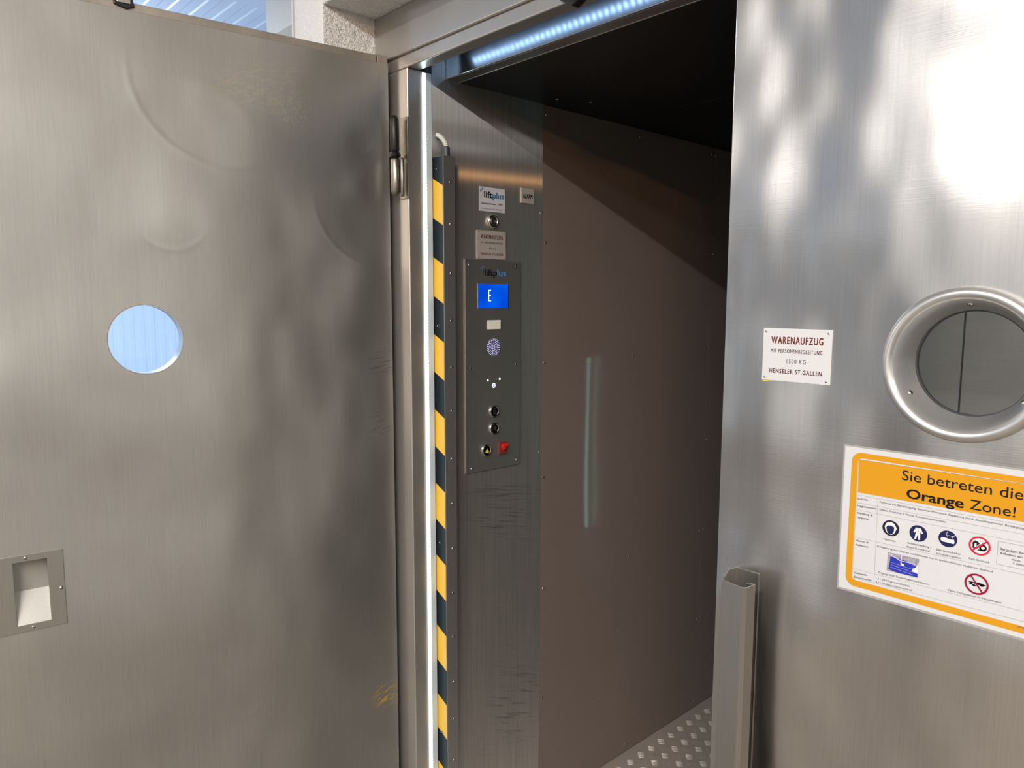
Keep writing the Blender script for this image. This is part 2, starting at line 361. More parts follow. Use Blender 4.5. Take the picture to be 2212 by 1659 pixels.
_screw = {}
def screw(parent, x, y, z, T, r=0.004, name='screw', mat='screw', slot=True):
    """pan head screw; shared mesh, own object"""
    k = (round(r, 5), mat)
    if k not in _screw:
        bm = BM(); lathe(bm, [(r, 0), (r, r*0.18), (r*0.8, r*0.42), (r*0.45, r*0.55), (0.0, r*0.58)], Matrix(), 14)
        fixn(bm)
        if slot:
            box(bm, -r*0.72, r*0.72, -r*0.11, r*0.11, r*0.40, r*0.62, 1); box(bm, -r*0.11, r*0.11, -r*0.72, r*0.72, r*0.40, r*0.62, 1)
        me = bpy.data.meshes.new(name); bm.to_mesh(me); bm.free(); me.materials.append(M[mat]); me.materials.append(M['gap'])
        for p in me.polygons: p.use_smooth = p.material_index == 0
        _screw[k] = me
    o = bpy.data.objects.new(name, _screw[k]); COL.objects.link(o)
    if parent: o.parent = parent
    o.matrix_local = at(x, y, z, T) @ Matrix.Rotation(random.uniform(0, 3), 4, 'Z')
    return o

# text turned into mesh: strokes sit on a plane given by place(u, v)
_cap = {}
def text_into(bm, s, u0, u1, v, cap, place, bold=0.0, mi=0, dv=0.0, space=1.0):
    c = bpy.data.curves.new('t', 'FONT'); c.body = s; c.resolution_u = 3; c.fill_mode = 'FRONT'; c.space_character = space
    o = bpy.data.objects.new('t', c); COL.objects.link(o)
    if 0 not in _cap:
        c.body = 'H'; bpy.context.view_layer.update()
        me = bpy.data.meshes.new_from_object(o.evaluated_get(bpy.context.evaluated_depsgraph_get()))
        _cap[0] = (min(p.co.y for p in me.vertices), max(p.co.y for p in me.vertices)); c.body = s
    bpy.context.view_layer.update()
    me = bpy.data.meshes.new_from_object(o.evaluated_get(bpy.context.evaluated_depsgraph_get()))
    xs = [p.co.x for p in me.vertices]; x0, x1 = min(xs), max(xs); b0, b1 = _cap[0]
    e = max(0.0, bold)*cap*1.5      # heavier strokes: the glyphs are laid down again a hair to each side
    offs = [(0, 0)] if e == 0 else ([(-e, 0), (e, 0)] if bold < 0.015 else [(-e, -e*0.5), (e, -e*0.5), (-e, e*0.5), (e, e*0.5)])
    nrm = (place(u0+1, v)-place(u0, v)).cross(place(u0, v+1)-place(u0, v)).normalized()
    for kk, (ox, oy) in enumerate(offs):
        vs = []
        for p in me.vertices:
            fx = (p.co.x-x0)/(x1-x0)
            vs.append(bm.verts.new(place(u0+(u1-u0)*fx+ox, v + dv*fx + (p.co.y-b0)/(b1-b0)*cap+oy) + nrm*(kk*4e-5)))
        for f in me.polygons:
            try: bm.faces.new([vs[i] for i in f.vertices]).material_index = mi
            except ValueError: pass
    bpy.data.objects.remove(o); bpy.data.curves.remove(c); bpy.data.meshes.remove(me)
    return bm
def poly(bm, pts, place, mi=0):
    f = bm.faces.new([bm.verts.new(place(*p)) for p in pts]); f.material_index = mi; return f
def disc(bm, cu, cv, r, place, mi=0, n=40, ry=None):
    poly(bm, [(cu+r*math.cos(2*math.pi*i/n), cv+(ry or r)*math.sin(2*math.pi*i/n)) for i in range(n)], place, mi)
def annulus(bm, cu, cv, r0, r1, place, mi=0, n=48):
    a = [[bm.verts.new(place(cu+r*math.cos(2*math.pi*i/n), cv+r*math.sin(2*math.pi*i/n))) for i in range(n)] for r in (r0, r1)]
    for i in range(n): bm.faces.new((a[0][i], a[1][i], a[1][(i+1) % n], a[0][(i+1) % n])).material_index = mi
def line(bm, a, b, wd, place, mi=0):
    a = Vector(a); b = Vector(b); d = (b-a).normalized(); n = Vector((-d.y, d.x))*wd/2
    poly(bm, [tuple(a-n), tuple(b-n), tuple(b+n), tuple(a+n)], place, mi)
def cut(o, cutters):
    for c in cutters:
        md = o.modifiers.new('b', 'BOOLEAN'); md.object = c; md.operation = 'DIFFERENCE'; md.solver = 'EXACT'
    bpy.context.view_layer.update()
    me = bpy.data.meshes.new_from_object(o.evaluated_get(bpy.context.evaluated_depsgraph_get()))
    o.modifiers.clear(); o.data = me
    for c in cutters: bpy.data.objects.remove(c)

# ------------------------------------------------------------------ the hall
XW = -1.503          # cab side wall and jamb return
CEIL = 2.90
st = lambda o, label=None: tag(o, label, kind='structure')
st(obj('floor', bx(-8.2, 4.5, -5.0, 4.0, -0.05, 0.0), 'hall_floor', origin=(-2, -1, 0)))
# smooth part of the hall ceiling and the ribbed sandwich panels beyond it
st(obj('ceiling_right', bx(-2.40, 4.5, -5.0, 4.0, CEIL, CEIL+0.05), 'hall_ceiling', origin=(0, 0, CEIL)))
st(obj('ceiling', bx(-3.45, -2.40, -5.0, 4.0, CEIL, CEIL+0.05), 'sandwich', origin=(-3, 0, CEIL)), 'smooth pale blue-white panel ceiling')
def ribbed(p0, p1, period, depth, place0, place1):
    bm = BM(); n = int((p1-p0)/period); prev = None
    for i in range(n):
        a = p0+i*period
        for (o_, h) in ((0, 0), (period*0.42, 0), (period*0.50, depth), (period*0.91, depth), (period*0.99, 0)):
            cur = (bm.verts.new(place0(a+o_, h)), bm.verts.new(place1(a+o_, h)))
            if prev: bm.faces.new((prev[0], prev[1], cur[1], cur[0]))
            prev = cur
    return bm
st(obj('ceiling_ribbed', ribbed(-4.945, 4.0, 0.10, 0.004, lambda a, h: (-8.2, a, CEIL+h), lambda a, h: (-3.45, a, CEIL+h)), 'sandwich', origin=(-6, 0, CEIL)), 'pale blue ribbed panel ceiling above the open door leaf')
st(obj('wall_far', ribbed(-5.0, 4.0, 0.10, 0.004, lambda a, h: (-8.2-h, a, 0), lambda a, h: (-8.2-h, a, CEIL)), 'sandwich', origin=(-8.2, 0, 0)), 'pale blue ribbed panel wall seen through the porthole of the open leaf')
st(obj('wall_rear', bx(-8.2, 4.5, -4.05, -4.0, 0, CEIL), 'hall_wall', origin=(-2, -4, 0)))
st(obj('reflection_panel_1', bx(-3.6, -2.7, -3.998, -3.96, 0, 2.1), 'dark_paint', origin=(-3.1, -3.99, 0)))  # unseen dark panel, added so the steel leaves mirror some contrast
st(obj('reflection_panel_2', bx(1.2, 3.2, -3.998, -3.96, 0, 2.4), 'dark_paint', origin=(2.2, -3.99, 0)))  # second unseen dark panel, put in for contrast in the reflections
st(obj('trim_bumper', bx(4.46, 4.5, -5.0, 4.0, 0.0, 1.0), 'dark_paint', origin=(4.5, -1, 0)))
st(obj('wall_right', bx(4.5, 4.55, -5.0, 4.0, 0, CEIL), 'white', origin=(4.5, 0, 0)))
st(obj('wall_end', bx(-8.2, -3.4, 4.0, 4.05, 0, CEIL), 'sandwich', origin=(-6, 4, 0)))
# plastered wall around the lift front
FW = 0.889
bm = BM(); box(bm, -1.775, -1.63, FW, 1.60, 0, CEIL)
for f in bm.faces: f.material_index = 1 if f.normal.y < -0.5 or f.calc_center_median().y < FW+0.01 else 0
st(obj('wall_left', bm, ['plaster', 'plaster_fine'], origin=(-1.7, FW, 0), bevel=0.004), 'white rough plaster wall beside the lift front')
st(obj('wall_front', bx(-1.63, 4.5, FW, 1.10, 2.24, CEIL), 'plaster', origin=(0, FW, 2.24), bevel=0.003), 'plaster wall and soffit above the lift front')
st(obj('wall_front_right', bx(0.40, 4.5, FW, 1.10, 0, 2.24), 'plaster', origin=(1, FW, 0)))
st(obj('wall_shaft', bx(-1.63, 0.40, 1.14, 1.60, 2.40, CEIL), 'plaster', origin=(-1, 1.2, 2.4)))
st(obj('wall_back_left', bx(-3.4, -1.775, 1.60, 1.70, 0, CEIL), 'plaster_fine', origin=(-2.6, 1.6, 0)), 'white plaster wall below the pale box')
st(obj('trim_corner', bx(-1.782, -1.776, FW-0.002, FW+0.02, 0, CEIL), 'white', origin=(-1.78, FW, 0)))
o = obj('mounted_box', bx(-3.255, -1.80, 1.50, 1.60, 2.703, 2.90), 'box_grey', origin=(-2.5, 1.55, 2.703), bevel=0.002)
tag(o, 'smooth pale grey box high on the white plaster wall above the open leaf', 'box')

# ------------------------------------------------------------------ landing frame
YF = 1.036
bm = BM()
# left jamb: face, return into the opening
box(bm, -1.63, XW, YF, 1.106, 0, 2.103)
fr_j = st(obj('trim_left_jamb', bm, 'frame', origin=(-1.63, YF, 0), bevel=0.003, seg=3), 'brushed steel left jamb of the lift doorway')
fr_l = st(obj('trim_lintel', bx(-1.63, 0.40, YF, 1.074, 2.103, 2.24), 'frame', origin=(-1.63, YF, 2.103), bevel=0.003, seg=3), 'brushed steel lintel of the lift doorway')
obj('lintel_cover', bx(0.0, 2.03, -0.008, 0.0, 0.029, 0.136), 'frame', fr_l, origin=(0, 0, 0.029), bevel=0.004, seg=3)
st(obj('trim_right_jamb', bx(0.25, 0.40, YF, 1.106, 0, 2.103), 'frame', origin=(0.25, YF, 0), bevel=0.003))
# dark shaft gap filler between frame and cab
st(obj('trim_gap', bx(-1.63, 0.40, 1.076, 1.14, 2.24, 2.30), 'gap', origin=(-1, 1.08, 2.16)))
# latch keeper under the lintel (black)
bm = BM(); prism(bm, [(-0.995, 2.16), (-0.985, 2.100), (-0.955, 2.083), (-0.925, 2.096), (-0.905, 2.16)], lambda u, v: (u+1.63, -0.022, v-2.103), lambda u, v: (u+1.63, -0.001, v-2.103))
fixn(bm); obj('latch_keeper', bm, 'black_iron', fr_l, origin=(0.68, -0.02, 0.03), bevel=0.003)

# LED strip along the jamb
led = empty('led_strip', (XW, 1.082, 0))
tag(led, 'glowing cold white LED strip running up the left jamb of the lift doorway', 'light strip')
obj('strip_tape', bx(0.0002, 0.002, -0.0055, 0.0055, 0.02, 2.10), 'white', led)
bm = BM()
for i in range(250):
    z = 0.025 + i*0.0083
    box(bm, 0.002, 0.0045, -0.0042, 0.0042, z, z+0.0052)
tag(obj('diodes', bm, 'led', led), kind='stuff')
obj('strip_channel', bx(0.0002, 0.0022, 0.0062, 0.0230, 0.0, 2.100), 'channel_plastic', led, bevel=0.0005)
obj('strip_cover', bx(0.002, 0.0032, -0.0050, 0.0050, 0.02, 2.098), 'led_strip', led)

hs = empty('led_strip', (-0.6, 1.0755, 2.15))
tag(hs, 'LED strip tucked behind the lintel that washes the cab header in bluish light', 'light strip')
bm = BM()
for i in range(100): box(bm, -0.88+i*0.0170, -0.88+i*0.0170+0.006, 0.0006, 0.0022, -0.003, 0.003)
tag(obj('diodes', bm, 'led_head', hs), kind='stuff')
obj('strip_tape', bx(-0.89, 0.84, -0.001, 0.0005, -0.004, 0.004), 'white', hs)
# ------------------------------------------------------------------ lift cab (structure)
CX1 = 0.243
st(obj('floor_cab', bx(-1.56, 0.30, 1.10, 3.74, -0.03, 0.0005), 'alu_floor', origin=(-0.6, 1.1, 0)), 'aluminium checker plate floor of the lift cab')
# raised five-bar pattern, real bars at 45 degrees
bm = BM()
def bar(cx, cy, ang, L=0.0125, wd=0.0020, hh=0.0013):
    c, s = math.cos(ang), math.sin(ang); n = 8
    top = []; ring = []
    for i in range(n):
        a = 2*math.pi*i/n; lx, ly = L*math.cos(a), wd*math.sin(a)
        ring.append(bm.verts.new((cx+lx*c-ly*s, cy+lx*s+ly*c, 0.0005)))
        top.append(bm.verts.new((cx+0.7*lx*c-0.45*ly*s, cy+0.7*lx*s+0.45*ly*c, 0.0005+hh)))
    for i in range(n):
        j = (i+1) % n; bm.faces.new((ring[i], ring[j], top[j], top[i]))
    bm.faces.new(top)
P = 0.058
ny = int((3.0-1.12)/P); nx = int((CX1-XW)/P)
for j in range(ny):
    for i in range(nx):
        for k, (ox, oy, ang) in enumerate(((0.005, 0.0, R(45)), (0.034, 0.029, R(-45)))):
            cx, cy = XW+0.045+i*P+ox-0.003, 1.1245+j*P+oy
            if cx > CX1-0.02: continue
            for q in range(-2, 3):
                d = q*0.0062
                bar(cx - d*math.sin(ang), cy + d*math.cos(ang), ang, L=0.0125-abs(q)*0.0006)
st(obj('floor_cab_bars', bm, 'alu_floor', origin=(-0.6, 1.1, 0)))
wl = st(obj('wall_cab_left_front', bx(XW-0.03, XW, 1.107, 1.487, 0, 2.30), 'cab_steel', origin=(XW, 1.107, 0)), 'scratched brushed steel side wall of the lift cab holding the controls')
wb = st(obj('wall_cab_left', bx(XW-0.03, XW-0.001, 1.4885, 2.337, 0.004, 2.096), 'brown', origin=(XW, 1.4885, 0), bevel=0.001), 'dark brown laminate side wall of the lift cab')
wb2 = st(obj('wall_cab_left_rear', bx(XW-0.03, XW-0.002, 2.340, 3.36, 0.004, 2.096), 'brown', origin=(XW, 2.34, 0), bevel=0.001), 'dark brown laminate wall panel deep in the lift cab')
st(obj('wall_cab_left_seam', bx(XW-0.035, XW-0.0305, 1.48, 3.7, 0, 2.15), 'gap', origin=(XW-0.03, 1.5, 0)))
st(obj('wall_cab_left_return', bx(XW-0.03, XW, 3.362, 3.70, 0, 2.20), 'cab_steel', origin=(XW, 3.362, 0)))
st(obj('wall_cab_right', bx(CX1, CX1+0.03, 1.107, 3.70, 0, 2.20), 'brown', origin=(CX1, 1.1, 0)))
rear = st(obj('wall_cab_back', bx(-1.60, -1.0735, 3.70, 3.74, 0, 2.25), 'rear', origin=(-1.6, 3.70, 0)), 'grey steel rear wall of the cab seen through the porthole')
obj('wall_sheet', bx(0.5345, 1.93, 0, 0.04, 0, 2.25), 'rear', rear)
obj('wall_seam', bx(0.52, 0.54, 0.012, 0.039, 0, 2.2), 'gap', rear)
# cab ceiling: front lip, two sheets with seams between
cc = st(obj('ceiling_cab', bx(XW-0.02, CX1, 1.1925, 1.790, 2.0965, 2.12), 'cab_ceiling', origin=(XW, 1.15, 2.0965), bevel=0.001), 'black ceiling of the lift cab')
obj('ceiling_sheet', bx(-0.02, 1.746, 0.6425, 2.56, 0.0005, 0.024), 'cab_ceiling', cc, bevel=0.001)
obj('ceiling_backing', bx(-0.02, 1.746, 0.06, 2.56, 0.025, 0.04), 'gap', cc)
for (x, y) in ((0.06, 0.33), (0.10, 0.42)): screw(cc, x, y, 0.0005, Matrix.Rotation(R(180), 4, 'X'), 0.004)
obj('ceiling_bead', bx(-0.0, 1.746, 0.0395, 0.0415, -0.0012, 0.003), 'profile', cc)
fa = st(obj('trim_cab_header', bx(XW+0.0005, CX1, 1.150, 1.157, 2.096, 2.40), 'fascia', origin=(XW, 1.15, 2.096), bevel=0.0015), 'shiny bluish steel header across the front of the lift cab')
obj('header_lip', bx(0.0005, 1.746, 0.007, 0.0395, 0.0, 0.0025), 'fascia', fa)
# screws in the side walls
for z in (1.721, 1.380, 1.043, 0.703, 0.357, 2.070):
    screw(wb, 0.001, 1.498-1.4885, z, TX, 0.0035)
for (y, z) in ((1.905, 1.383), (1.908, 0.705), (1.765, 0.254), (1.917, 2.071), (1.912, 0.03)):
    screw(wb, 0.0, y-1.4885, z, TX, 0.0038)
for z in (1.386, 1.725, 1.045, 0.702, 0.359, 2.07, 0.03):
    screw(wb, 0.0, 2.325-1.4885, z, TX, 0.0038); screw(wb2, -0.001, 2.353-2.34, z, TX, 0.0038)
for (y, z) in ((1.478, 1.80), (1.479, 1.67), (1.478, 1.12)):
    screw(wl, 0.0002, y-1.107, z, TX, 0.002)

# LED strip of the rear doorway (its reflection shows in the brown wall)
rl = empty('rear_led_strip', (CX1, 3.66, 0)); tag(rl, 'LED strip of the rear doorway, mirrored faintly as teal dots in the brown wall', 'light strip')
bm = BM()
for i in range(54):
    z = 0.03+i*0.0215; box(bm, -0.005, 0, -0.006, 0.006, z, z+0.011)
tag(obj('rear_diodes', bm, 'led_rear', rl), kind='stuff')

# ------------------------------------------------------------------ light curtain bar with hazard tape
BX1, BY0, BY1, BT = -1.461, 1.107, 1.144, 1.905
lc = empty('light_curtain', (XW, BY0, 0))
tag(lc, 'upright light curtain bar with yellow and black hazard tape beside the LED strip', 'safety bar')
o = obj('housing', bx(0.0005, BX1-XW, 0.0006, BY1-BY0, 0, BT), 'panel_steel', lc, bevel=0.0012)
def tape(parent, name, place, width, top, drop, start, first_black=True):
    bm = BM(); P_ = 0.0953
    edges = [top] + [start-k*P_ for k in range(20) if start-k*P_ > 0.02] + [0.0]
    for k in range(len(edges)-1):
        a, c = edges[k], edges[k+1]; da = 0 if k == 0 else drop; dc = 0 if k == len(edges)-2 else drop
        poly(bm, [(0, c), (width, max(0, c-dc)), (width, a-da), (0, a)], place, 0 if k % 2 == 0 else 1)
    return obj(name, bm, ['tape_black', 'tape_yellow'], parent)
tape(lc, 'hazard_tape', lambda u, v: (0.0005+u, 0.0, v), 0.0405, BT-0.001, 0.0195, 1.8542)
tape(lc, 'tape_reflection', lambda u, v: (0.0405-u*0.7, BY1-BY0+0.0002+u*0.7, v), 0.004, BT-0.02, 0.001, 1.80)  # reflection of the hazard tape, modelled as a thin coloured strip
for z in (1.844, 1.743, 1.624, 1.507, 1.391, 1.281, 1.158, 1.041, 0.923, 0.804, 0.685, 0.457, 0.56, 0.34):
    screw(lc, BX1-XW, 0.022, z, TX, 0.0032)
for z, yy in ((1.876, 0), (1.494, 0), (0.936, 0), (0.415, 0)):
    bm = BM(); T = at(0.020, 0.0, z, TY)
    lathe(bm, [(0.0052, 0.0), (0.0052, 0.0008), (0.0040, 0.0010), (0.0036, -0.0004), (0.0, -0.0004)], T, 20); fixn(bm)
    e = obj('sensor_eye', bm, 'grease', lc)
    screw(e, 0.015, 0.0, z, TY, 0.0022)
# cable from the top of the bar into the wall
cb = empty('cable', (-1.474, 1.128, BT)); tag(cb, 'short grey corrugated cable curving from the top of the hazard striped bar', 'cable')
bm = BM(); lathe(bm, [(0, 0), (0.0085, 0), (0.0085, 0.022), (0.0072, 0.024), (0, 0.024)], Matrix(), 20); obj('cable_boot', bm, 'rubber', cb, smooth=False)
bm = BM(); N = 64
path = []
for i in range(N+1):
    tt = i/N; a = tt*R(66)
    path.append((Vector((-0.030*(1-math.cos(a))*1.15, -0.012*tt, 0.024+0.032*math.sin(a))), a))
prev = None
for i, (p, a) in enumerate(path):
    r = 0.0062 if (i % 8) < 5 else 0.0048
    ax = Vector((-math.sin(a), -0.2, math.cos(a))).normalized(); u = ax.cross(Vector((0, 1, 0))).normalized(); v_ = ax.cross(u)
    ring = [bm.verts.new(p + r*(math.cos(q*math.pi/8)*u + math.sin(q*math.pi/8)*v_)) for q in range(16)]
    if prev:
        for q in range(16): bm.faces.new((prev[q], ring[q], ring[(q+1) % 16], prev[(q+1) % 16]))
    prev = ring
bm.faces.new(prev); fixn(bm); obj('corrugated_sleeve', bm, 'conduit', cb, smooth=True)

# ------------------------------------------------------------------ control panel on the cab wall
PY0, PY1, PZ0, PZ1 = 1.205, 1.4005, 1.098, 1.6634
cp = empty('control_panel', (XW, PY0, PZ0))
tag(cp, 'grey steel lift control panel with blue display and round buttons on the cab wall', 'control panel')
pt = 0.004
L = lambda y, z: (y-PY0, z-PZ0)
plate = obj('face_plate', bx(0.0003, pt, 0, PY1-PY0, 0, PZ1-PZ0), 'panel_steel', cp, bevel=0.001)
V3 = Vector
def wp(dx):      # plane on the control panel, world y/z -> panel space
    return lambda u, v: Vector((pt+dx, u-PY0, v-PZ0))
for (y, z) in ((1.2184, 1.6489), (1.3819, 1.6505), (1.2216, 1.3799), (1.3833, 1.3812), (1.2234, 1.1104), (1.3868, 1.1111)):
    screw(cp, pt, *L(y, z), TX, 0.0036)
def logo(bm, place, y0, yl, yp, y1, base, cap, split, mi_dark=0, mi_blue=1, stepc=(1.2589, 1.6466), sc=1.0):
    text_into(bm, split[0], yl, yp-0.0006, base, cap, place, 0.03, mi_dark)
    text_into(bm, split[1], yp+0.0006, y1, base, cap, place, 0.025, mi_blue)
    # slab feet of the serif half
    n = 3
    for k in range(n):
        cx = yl + (yp-yl)*(0.09, 0.30, 0.58)[k] if split[0] == 'lift' else yl + (yp-yl)*(0.07, 0.22, 0.42)[k]
        poly(bm, [(cx-0.0020, base-0.0001), (cx+0.0020, base-0.0001), (cx+0.0020, base+0.0011), (cx-0.0020, base+0.0011)], place, mi_dark)
    a, b_ = stepc
    for (p, q) in (((0, -0.009), (0, -0.004)), ((0, -0.004), (0.0055, -0.004)), ((0.0055, -0.004), (0.0055, 0.001)), ((0.0055, 0.001), (0.0095, 0.001))):
        line(bm, (a+p[0]*sc-(0.0007 if p[1] == q[1] else 0), b_+p[1]*sc), (a+q[0]*sc+(0.0007 if p[1] == q[1] else 0), b_+q[1]*sc), 0.0016*sc, place, mi_blue)
    line(bm, (a+0.0085*sc, b_-0.010*sc), (a+0.0085*sc, b_-0.0155*sc), 0.0014*sc, place, mi_dark)
bm = BM(); logo(bm, wp(0.0003), 1.2589, 1.2708, 1.3145, 1.3454, 1.6226, 0.0165, ('liftp', 'lus'), stepc=(1.2580, 1.6450))
obj('logo', bm, ['ink', 'logo_light'], cp)
dsp = obj('display', bx(pt, pt+0.0012, 1.2476-PY0, 1.3524-PY0, 1.5370-PZ0, 1.6003-PZ0), 'screen', cp)
bm = BM()
for (a, b_) in (((1.2836, 1.5842), (1.2836, 1.5561)), ((1.2830, 1.5842), (1.2915, 1.5842)), ((1.2836, 1.5702), (1.2908, 1.5702)), ((1.2830, 1.5561), (1.2915, 1.5561))):
    line(bm, a, b_, 0.0016, wp(0.0016))
obj('floor_letter', bm, 'led_dot', dsp)
obj('display_edge', bx(pt, pt+0.0016, 1.3524-PY0, 1.3555-PY0, 1.5365-PZ0, 1.6008-PZ0), 'profile', dsp)
obj('display_edge', bx(pt, pt+0.0016, 1.2464-PY0, 1.2476-PY0, 1.5365-PZ0, 1.6008-PZ0), 'profile', dsp)
obj('sensor_window', bx(pt, pt+0.003, 1.2794-PY0, 1.3255-PY0, 1.4802-PZ0, 1.5047-PZ0), 'lamp_white', cp, bevel=0.0022)
bm = BM(); disc(bm, 1.3014, 1.4329, 0.0225, wp(0.0002), 0)
sp = obj('speaker_grille', bm, 'speaker_back', cp)
bm = BM()
for r_, n in ((0, 1), (0.0046, 8), (0.0092, 16), (0.0138, 20), (0.0184, 24), (0.0218, 26)):
    for k in range(n):
        a = 2*math.pi*k/n + (0.13 if n > 1 else 0)
        disc(bm, 1.3014+r_*math.cos(a), 1.4329+r_*math.sin(a), 0.00125, wp(0.0005), 0, 8)
obj('grille_holes', bm, 'hole_light', sp)
for (y, z) in ((1.2808, 1.3440), (1.3239, 1.3445)):
    bm = BM(); lathe(bm, [(0.0026, 0), (0.0022, 0.001), (0, 0.0013)], at(pt, *L(y, z), TX), 14); fixn(bm); obj('indicator_lamp', bm, 'led_dot', cp)
bm = BM()
for k in range(8):
    a = 2*math.pi*k/8; disc(bm, 1.3022+0.0048*math.cos(a), 1.3286+0.0052*math.sin(a), 0.0016, wp(0.0004), 0, 8)
disc(bm, 1.3022, 1.3286, 0.0020, wp(0.0005), 1, 8)
obj('indicator_cluster', bm, ['led_dot', 'led_blue'], cp)
def button(y, z, sym):
    T = at(pt, *L(y, z), TX)
    bm = BM(); lathe(bm, [(0.0165, 0), (0.0165, 0.003), (0.0155, 0.0052), (0.0135, 0.0055), (0.0122, 0.0030)], T, 36); fixn(bm)
    o = obj('button', bm, 'chrome', cp, smooth=True)
    bm = BM(); lathe(bm, [(0.0124, 0.0028), (0.0116, 0.0040), (0, 0.0042)], T, 32); fixn(bm)
    obj('button_cap', bm, 'button_black', o)
    bm = BM(); pl = wp(0.0046)
    if sym == 'bell':
        poly(bm, [(y-0.0068, z-0.0066), (y+0.0068, z-0.0066), (y+0.0050, z-0.002), (y+0.0036, z+0.0015), (y-0.0036, z+0.0015), (y-0.0050, z-0.002)], pl, 0)
        line(bm, (y, z+0.0015), (y, z+0.0065), 0.0014, pl, 1); disc(bm, y, z-0.0074, 0.0012, pl, 0, 8)
        obj('symbol', bm, ['bell', 'engrave'], o)
    else:
        t_ = 0.0014; h = 0.0062
        segs = {'E': (((-0.0034, -h), (-0.0034, h)), ((-0.0040, h), (0.0036, h)), ((-0.0034, 0), (0.0030, 0)), ((-0.0040, -h), (0.0036, -h))),
                'K': (((-0.0034, -h), (-0.0034, h)), ((0.0036, h), (-0.0030, -0.001)), ((-0.0012, 0.0012), (0.0040, -h)))}[sym]
        for a, b_ in segs: line(bm, (y+a[0], z+a[1]), (y+b_[0], z+b_[1]), t_, pl)
        obj('symbol', bm, 'engrave', o)
button(1.3021, 1.2582, 'E'); button(1.3021, 1.2110, 'K'); button(1.2746, 1.1544, 'bell')
rs = obj('red_switch', bx(pt, pt+0.004, 1.3175-PY0, 1.3485-PY0, 1.1360-PZ0, 1.1700-PZ0), 'red_dark', cp, bevel=0.001)
bm = BM()
prism(bm, [(1.3265, 1.1640), (1.3460, 1.1650), (1.3470, 1.1585), (1.3385, 1.1560), (1.3365, 1.1490), (1.3290, 1.1480), (1.3255, 1.1560)], lambda u, v: (pt+0.004, u-PY0, v-PZ0), lambda u, v: (pt+0.011, u-PY0, v-PZ0)); fixn(bm)
obj('switch_knob', bm, 'red_plastic', rs, bevel=0.001)

# sticker, plate, key switch and alarm plate above it
def ws(x): return lambda u, v: (x, u, v)
def wall_thing(name, y0, y1, z0, z1, th, mat, label, cat, bevel=0.0):
    o = obj(name, bx(XW+0.0002, XW+th, y0, y1, z0, z1), mat, origin=(XW, y0, z0), bevel=bevel); tag(o, label, cat)
    o['_p'] = 1; del o['_p']
    return o, (lambda d: (lambda u, v: Vector((th+d, u-y0, v-z0))))
o, pl = wall_thing('service_sticker', 1.2551, 1.3451, 1.7895, 1.8515, 0.0008, 'sticker', 'pale grey square service sticker with a blue and black logo, above the key switch', 'sticker')
bm = BM(); logo(bm, pl(0.0003), 1.258, 1.2723, 1.3005, 1.3412, 1.8250, 0.0155, ('lift', 'plus'), stepc=(1.2590, 1.8465))
obj('logo', bm, ['ink', 'logo_blue'], o)
bm = BM()
text_into(bm, 'Servicenummer:', 1.2631, 1.3143, 1.8079, 0.0044, pl(0.0003), 0.02)
text_into(bm, '1028', 1.3210, 1.3353, 1.8085, 0.0044, pl(0.0003), 0.02)
text_into(bm, 'Notrufnummer: 071 508 18 98', 1.2634, 1.3328, 1.7950, 0.0030, pl(0.0003), 0.0)
obj('lettering', bm, 'ink', o)
o, pl = wall_thing('alarm_plate', 1.4026, 1.4512, 1.8222, 1.8623, 0.003, 'plate_warm', 'small beige plate reading ALARM, right of the service sticker', 'sign', 0.0006)
bm = BM(); text_into(bm, 'ALARM', 1.4092, 1.4440, 1.8360, 0.0112, pl(0.0003), 0.025, space=1.1)
line(bm, (1.4036, 1.8418), (1.4075, 1.8418), 0.0012, pl(0.0003)); line(bm, (1.4455, 1.8418), (1.4500, 1.8418), 0.0012, pl(0.0003))
obj('lettering', bm, 'ink', o)
o, pl = wall_thing('lift_plate', 1.2462, 1.3466, 1.6660, 1.7398, 0.0030, 'plate_warm', 'beige Warenaufzug plate on the cab wall just above the control panel', 'sign', 0.0006)
bm = BM()
for s, a, b_, v, cap, bo in (('WARENAUFZUG', 1.2583, 1.3346, 1.7190, 0.0098, 0.02), ('MIT PERSONENBEGLEITUNG', 1.2583, 1.3346, 1.7062, 0.0045, 0.012), ('1500 KG', 1.2835, 1.3109, 1.6914, 0.0052, 0.0), ('HENSELER ST.GALLEN', 1.2582, 1.3355, 1.6763, 0.0060, 0.015)):
    text_into(bm, s, a, b_, v, cap, pl(0.0003), bo, space=1.22)
obj('lettering', bm, 'black_red', o)
for (y, z) in ((1.2507, 1.7355), (1.3420, 1.7355), (1.2507, 1.6700), (1.3420, 1.6700)): screw(o, 0.003, y-1.2462, z-1.6660, TX, 0.0015)
bm = BM(); T = at(0, 0, 0, TX)
lathe(bm, [(0.019, 0.0002), (0.019, 0.004), (0.0165, 0.009), (0.0150, 0.010), (0.0135, 0.0095), (0.0125, 0.0075)], T, 40); fixn(bm)
ks = obj('key_switch', bm, 'nickel', smooth=True); ks.location = (XW, 1.2984, 1.7650)
tag(ks, 'round nickel key switch between the service sticker and the beige plate', 'key switch')
bm = BM(); lathe(bm, [(0.0126, 0.0074), (0.0095, 0.0078), (0.0090, 0.0088), (0.0060, 0.0090), (0.0055, 0.0082), (0, 0.0082)], T, 32); fixn(bm); obj('lock_cylinder', bm, 'hinge', ks, smooth=True)
bm = BM(); box(bm, 0.0083, 0.0092, -0.0025, 0.0025, -0.0008, 0.0008); box(bm, 0.0083, 0.0092, -0.0008, 0.0008, -0.0035, 0.0035); obj('keyhole', bm, 'gap', ks)

